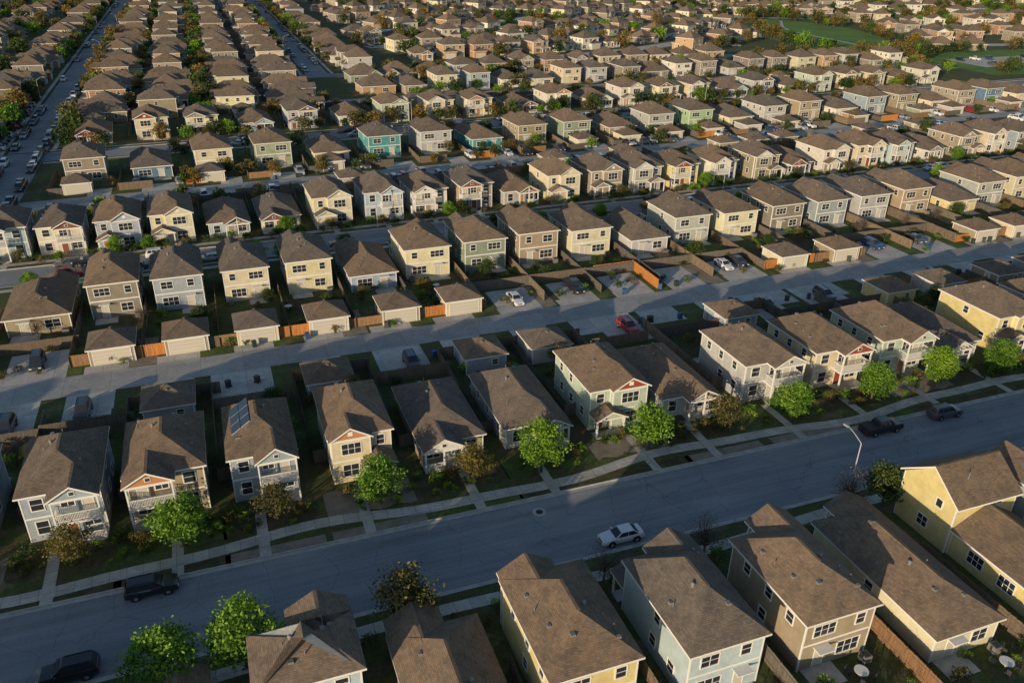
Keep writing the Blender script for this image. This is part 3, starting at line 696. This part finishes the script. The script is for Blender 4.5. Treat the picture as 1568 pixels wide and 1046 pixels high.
for i,(u,w,s,c,sd,mi) in enumerate(Brow):
    if u<-40: continue
    for k in range(10): pt(R.choice(BU),'shrub',u+U(-.8,w+.8),U(71.8,73.6),U(.6,1.7))
    for k in range(7): pt(R.choice(BU),'shrub',u+U(-.8,w+.8),U(69.8,71.5),U(.4,1.1))
    if i%3!=1: pt(R.choice(TP+TO+TD),'tree',u+U(0,w),U(91,94),U(.45,.75))
    for k in range(4): pt(R.choice(BU),'shrub',u+U(0,w),U(88,95),U(.8,2))
for u in np.arange(-14,62,1.7): pt(R.choice(BU),'shrub',u+U(-.6,.6),U(50,52),U(.5,1.5))
for u in np.arange(17,72,2.2): pt(R.choice(BU),'shrub',u+U(-.6,.6),U(31,35),U(.6,1.8))
for i,(u,w,s,c) in enumerate(Crow):
    for k in range(6): pt(R.choice(BU),'shrub',u+U(0,w),U(112,128),U(.7,1.8))
    pt(R.choice(TP+TO+TD),'tree',u+U(0,w),U(122,127),U(.4,.75))
    pt(R.choice(TO+TG+TD),'tree',u+U(0,w),U(145,146.5),U(.55,.8))
for i,(u,s,c) in enumerate(Drow):
    for k in range(7): pt(R.choice(BU),'shrub',u+U(-4.5,4.5),U(159.5,162),U(.8,1.8))
    if i%3!=1: pt(R.choice(TO+TD+TG),'tree',u+U(-5,5),U(159,161),U(.45,.75))
    pt(R.choice(LG),'tree',u+U(-5,5),U(180,186),U(.4,.8))
scat(54,lambda:(U(-35,290),U(228,236)),LG,.5,.9); scat(64,lambda:(U(-35,290),U(249,253)),LG,.5,.9); scat(54,lambda:(U(-35,290),U(202,212)),LG,.35,.7)
scat(110,lambda:(U(-38,330),U(268,300)),LG,.5,.95); scat(80,lambda:(U(60,330),U(315,345)),LG,.6,1.1)
scat(100,lambda:(R.choice((-55,-38,-56))+U(-2,2),U(250,720)),LG,.7,1.3)
scat(190,lambda:(U(-160,-66),U(240,800)),LG,.8,1.5); scat(70,lambda:(R.choice((37,54))+U(-2,2),U(355,760)),LG,.7,1.3)
scat(70,lambda:(U(-3,3),U(290,760)),LG,.6,1.2); scat(40,lambda:(-22+U(-2,2),U(290,760)),LG,.6,1)
for x,y in farP:
    for q in range(3):
        if R.random()<.5:
            t=R.choice(LG); s=U(.6,1.4); put(t,'tree',x+U(-9,9),y+R.choice((-10,10))+U(-3,3),.12,U(0,6),(s,s,s))
for k in range(80):
    t=U(0,6.28); a=38*math.cos(t)+U(-5,5); b2=100*math.sin(t)+U(-6,6); s=U(.8,1.6)
    put(R.choice(LG),'tree',PX+a*c_-b2*s_,PY+a*s_+b2*c_,.12,U(0,6),(s,s,s))
for gx,gy,gr in GREENS:
    for k in range(int(gr*.6)):
        t=U(0,6.28); r=gr*U(.6,1.05); s=U(.8,1.7); put(R.choice(LG),'tree',gx+r*math.cos(t),gy+r*math.sin(t),.12,U(0,6),(s,s,s))
for k in range(26):
    s=U(.7,1.3); put(R.choice(LG),'tree',U(338,432),R.choice((283,341))+U(-3,3),.12,U(0,6),(s,s,s))
# ------------------------------------------------------------------ vehicles
CM=[M_paint,M_glass,M_tyre,M_hub,M_hl,M_tl,M_dark]
def car(kind):
    mb=MB()
    if kind=='suv': L,hw=4.7,.94; st=[(-2.35,.62,.80),(-2.27,.84,.92),(-2.0,.97,.95),(-1.05,1.06,.97),(0,1.08,1),(2.1,1.1,.97),(2.28,1.02,.93),(2.35,.75,.85)]; gh=(-1.15,2.25,-.35,1.95,1.70)
    elif kind=='sedan': L,hw=4.7,.90; st=[(-2.35,.52,.78),(-2.25,.70,.9),(-1.9,.80,.95),(-1.0,.94,.97),(0,.97,1),(1.6,1.0,.97),(2.2,.97,.92),(2.35,.66,.82)]; gh=(-1.05,1.85,-.25,1.05,1.43)
    else: L,hw=5.7,.98; st=[(-2.85,.7,.85),(-2.75,1.0,.95),(-2.5,1.1,.97),(-1.4,1.18,1),(0,1.2,1),(2.7,1.2,1),(2.82,1.15,.97),(2.85,.8,.92)]; gh=(-1.45,1.0,-.75,.8,1.88)
    secs=[]
    for x,zt,f in st:
        h=hw*f; zb=.30
        secs.append([(x,-h*.93,zb),(x,-h,zb+.22),(x,-h,max(zb+.25,zt-.2)),(x,-h*.9,zt),(x,0,zt+.03),(x,h*.9,zt),(x,h,max(zb+.25,zt-.2)),(x,h,zb+.22),(x,h*.93,zb)])
    for a,b2 in zip(secs[:-1],secs[1:]):
        for i in range(8): mb.face([a[i],a[i+1],b2[i+1],b2[i]],0)
        mb.face([a[8],a[0],b2[0],b2[8]],6)
    mb.face(secs[0],0); mb.face(list(reversed(secs[-1])),0)
    x0,x1,x2,x3,zr=gh; zb=st[3][1]-.03; hb=hw*.88; ht=hw*.68
    Bp=[(x0,-hb,zb),(x1,-hb,zb),(x1,hb,zb),(x0,hb,zb)]; T=[(x2,-ht,zr),(x3,-ht,zr),(x3,ht,zr),(x2,ht,zr)]
    quads=[]
    for i in range(4):
        j=(i+1)%4; q=[Bp[i],Bp[j],T[j],T[i]]; mb.face(q,0); quads.append(q)
    mb.face([T[0],T[1],T[2],T[3]],0)
    me=mb.mesh('b',CM); bm=bmesh.new(); bm.from_mesh(me)
    bmesh.ops.remove_doubles(bm,verts=bm.verts,dist=.001); bmesh.ops.recalc_face_normals(bm,faces=bm.faces)
    ed=[e for e in bm.edges if len(e.link_faces)==2 and e.calc_face_angle(0)>.35]
    bmesh.ops.bevel(bm,geom=ed,offset=.045,segments=2,affect='EDGES',profile=.6)
    m2=bpy.data.meshes.new('c'); bm.to_mesh(m2); bm.free()
    B=MB(); B.v=[tuple(v.co) for v in m2.vertices]; B.f=[tuple(p.vertices) for p in m2.polygons]; B.m=[p.material_index for p in m2.polygons]
    def pan(q,s0,s1,t0,t1,off):
        q=[np.array(k) for k in q]; nrm=np.cross(q[1]-q[0],q[3]-q[0]); nrm/=np.linalg.norm(nrm)
        f=lambda s,t:(q[0]*(1-s)+q[1]*s)*(1-t)+(q[3]*(1-s)+q[2]*s)*t+nrm*off
        B.face([f(s0,t0),f(s1,t0),f(s1,t1),f(s0,t1)],1)
    for i,q in enumerate(quads):
        if i in(0,2):
            sp=[(.05,.34),(.37,.66),(.69,.93)] if kind=='suv' else ([(.06,.50),(.53,.94)] if kind=='sedan' else [(.07,.5),(.54,.93)])
            if i==2: sp=[(1-b2,1-a) for a,b2 in sp]
            for a,b2 in sp: pan(q,a,b2,.14,.86,.012)
        else: pan(q,.06,.94,.08,.9,.012)
    ax=L*.30
    for x in (-ax,ax*.98):
        for s in (-1,1):
            y=s*(hw-.10)
            B.tube((x,y,.36),(x,s*(hw+.008),.36),.43,.43,6,18); B.tube((x,y,.34),(x,s*(hw+.03),.34),.34,.34,2,18); B.tube((x,y,.34),(x,s*(hw+.04),.34),.2,.2,3,12)
    xf=-L/2
    for s in (-1,1):
        a,b2=sorted((s*hw*.45,s*hw*.8)); B.box(xf-.01,xf+.14,a,b2,.60,.74,4); B.box(-xf-.12,-xf+.01,a,b2,.70,.86,5)
        a,b2=sorted((s*(hw),s*(hw+.16))); B.box(x0+.25,x0+.42,a,b2,zb-.02,zb+.12,0)
    B.box(xf-.015,xf+.1,-hw*.4,hw*.4,.45,.62,6)
    if kind=='pickup': B.box(1.1,2.74,-hw*.8,hw*.8,1.0,1.236,6)
    if kind=='suv':
        for s in (-1,1): B.box(x2+.2,x3-.1,s*ht*.9-.02,s*ht*.9+.02,zr+.01,zr+.06,6)
    return B.mesh('car_'+kind,CM)
SUV,SED,PIC=car('suv'),car('sedan'),car('pickup')
BK=(.012,.014,.018);GY=(.07,.075,.08);WH=(.66,.66,.66);SV=(.32,.33,.34);BL=(.02,.05,.14);RD=(.30,.015,.015);DG=(.03,.034,.04)
def pc(me,u,v,rot=0,c=BK,z=.01,n='parked_car'): return putw(me,n if me is not PIC else 'parked_pickup_truck',u,v,rot,z,color=c)
pc(SUV,-11.1,64.7,math.pi,BK); pc(SUV,-17.3,56.7,0,BK); pc(SED,33.8,56.8,0,WH); pc(PIC,74.2,64.3,math.pi,BK); pc(SUV,84.8,64.5,math.pi,GY)
hp=math.pi/2
for me,u,v,c in ((SUV,-20,100,DG),(SUV,-28.4,98.8,DG),(SUV,22.4,99.6,DG),(SUV,57,100,RD),(SUV,-27.2,116.3,DG),(SED,44,115.2,WH),(PIC,55.5,116.8,BK),(SED,86.3,117.3,WH),(SED,89.9,117.8,DG),(SUV,121,117,BL),(SUV,120,100.8,BL),(SUV,95,100.5,GY),(SED,83,100.5,DG),(SED,132,117,GY),(SUV,167,117,WH),(SED,187,117,BK)):
    pc(me,u,v,hp+U(-.06,.06),c,.135)
pc(SED,21.2,151,0,BK); pc(SED,-3.1,150.8,0,SV); pc(SUV,183,156.3,math.pi,WH); 
cc=[BK,GY,WH,SV,BL,DG,RD,WH,SV,BK]
for v in (150.9,156.0,239.6,245.2):
    for k in range(22 if v>200 else 13): pc(R.choice((SUV,SED,SUV,PIC)),U(-35,270),v,R.choice((0,math.pi)),R.choice(cc))
for k in range(80): pc(R.choice((SUV,SED,PIC)),U(-36,280),U(189,194) if k%2 else U(203,207),hp,R.choice(cc),.135)
for k in range(80):
    v=U(160,780) if k%2 else U(190,330); o=pc(R.choice((SUV,SED,PIC)),R.choice((-49.6,-42.7)),v,0,R.choice(cc),.14); o.location.y=v; o.rotation_euler[2]=hp
for k in range(26):
    v=U(180,330); o=pc(R.choice((SUV,SED,PIC)),-54.6,v,0,R.choice(cc),.14); o.location.y=v; o.rotation_euler[2]=0
for k in range(50):
    v=U(356,780); o=pc(R.choice((SUV,SED,PIC)),R.choice((41.9,48.9)),v,0,R.choice(cc),.14); o.location.y=v; o.rotation_euler[2]=hp
for x,y in farP:
    if R.random()<.55: put(R.choice((SUV,SED,PIC)),'parked_car',x+U(-6,6),y+R.choice((-12,12)),.14,U(0,3.1),color=R.choice(cc))
for k in range(14): put(R.choice((SUV,SED,PIC)),'parked_car',355+k*4.8+U(-.3,.3),R.choice((303,318)),.165,hp,color=R.choice(cc))
# ------------------------------------------------------------------ street lamps, bins
def lamp():
    mb=MB(); mb.tube((0,0,0),(0,0,.5),.17,.13,0,10); mb.tube((0,0,.5),(0,0,7.2),.09,.06,0,10)
    pr=(0,0,7.2)
    for i in range(1,6):
        t=i/5; q=(0,2.1*t,7.2+1.0*math.sin(t*1.3)); mb.tube(pr,q,.055-.004*i,.05-.004*i,0,8); pr=q
    mb.box(-.13,.13,2.0,2.65,8.08,8.2,0); mb.box(-.1,.1,2.1,2.55,8.05,8.08,1)
    return mb.mesh('lamp',[M_pole,M_hl])
LA=lamp()
put(LA,'street_lamp',60.8,54.6,.12,.1)
for x,y,r in ((-52,320,-hp),(-52,226,-hp),(-40,420,hp),(39.5,420,-hp),(-40,540,hp)): put(LA,'street_lamp',x,y,.12,r)
for u,v,r in ((30,158.6,math.pi),(115,158.6,math.pi),(60,248,math.pi),(170,248,math.pi),(150,66.6,math.pi)): putw(LA,'street_lamp',u,v,r)
mb=MB(); mb.box(-.28,.28,-.32,.32,.06,.95,0); mb.box(-.31,.31,-.36,.36,.95,1.02,0); mb.box(-.31,-.2,-.3,.3,.6,.9,0)
for s in (-1,1): mb.tube((s*.3,.3,.1),(s*.24,.3,.1),.1,.1,1,8)
m_bin,nt,b=newmat('bin_plastic'); oi=N(nt,'ShaderNodeObjectInfo'); nt.links.new(oi.outputs['Color'],b.inputs['Base Color']); b.inputs['Roughness'].default_value=.5
BN=mb.mesh('bin',[m_bin,M_tyre])
for k in range(46):
    putw(BN,'wheelie_bin',U(-30,190),R.choice((101.5,112.4,101,112.6,200.9)),U(0,6),color=R.choice(((.03,.09,.2),(.03,.05,.04),(.05,.05,.05))))
# patio tables with chairs behind the nearest houses
mb=MB(); mb.tube((0,0,0),(0,0,.7),.04,.04,0,8); mb.tube((0,0,.7),(0,0,.74),.6,.6,0,20)
for k in range(4):
    t=k*hp+.5; cx0,cy0=math.cos(t)*1.0,math.sin(t)*1.0
    mb.box(cx0-.22,cx0+.22,cy0-.22,cy0+.22,.42,.47,1); 
    for a in (-.19,.19):
        for b2 in (-.19,.19): mb.box(cx0+a-.02,cx0+a+.02,cy0+b2-.02,cy0+b2+.02,0,.42,1)
    ex,ey=cx0*1.24,cy0*1.24; mb.box(ex-.18 if abs(math.sin(t))>.7 else ex-.03,ex+.18 if abs(math.sin(t))>.7 else ex+.03,ey-.03 if abs(math.sin(t))>.7 else ey-.18,ey+.03 if abs(math.sin(t))>.7 else ey+.18,.47,.95,1)
PTb=mb.mesh('patio_set',[M_trim,M_dark])
for u,v in ((45,34.6),(24,35.8),(57.5,31.2),(-20,90),(31,92.5),(8,124),(33,125),(54,125.5)): put(PTb,'patio_table_with_chairs',u,v,.12,U(0,3))
# ------------------------------------------------------------------ light, camera
el=math.radians(9.8); S=np.array([-.78,-.62]); S/=np.linalg.norm(S)
w=bpy.data.worlds.new('World'); sc.world=w; w.use_nodes=True; nt=w.node_tree
sk=nt.nodes.new('ShaderNodeTexSky'); sk.sky_type='NISHITA'; sk.sun_disc=False; sk.sun_elevation=el; sk.sun_rotation=math.atan2(S[0],S[1]); sk.ozone_density=2.0; sk.dust_density=.8
bg=nt.nodes['Background']; nt.links.new(sk.outputs[0],bg.inputs[0]); bg.inputs[1].default_value=.15
ld=bpy.data.lights.new('sun','SUN'); ld.energy=5.0; ld.angle=math.radians(.5); ld.color=(1,.80,.55)
lo=bpy.data.objects.new('sun',ld); sc.collection.objects.link(lo)
from mathutils import Vector, Matrix
d=Vector((S[0]*math.cos(el),S[1]*math.cos(el),math.sin(el))); lo.rotation_euler=d.to_track_quat('Z','Y').to_euler()
cam=bpy.data.cameras.new('camera'); co=bpy.data.objects.new('camera',cam); sc.collection.objects.link(co); sc.camera=co
cam.sensor_width=36; cam.lens=28.47; cam.clip_end=9000; cam.clip_start=.5
Mx=Matrix.Rotation(math.radians(-20.67),4,'Z')@Matrix.Rotation(math.radians(90-27.13),4,'X')@Matrix.Rotation(math.radians(1.04),4,'Z')
co.matrix_world=Matrix.Translation((0,0,56))@Mx
sc.view_settings.view_transform='Standard'; sc.view_settings.look='None'; sc.view_settings.exposure=0
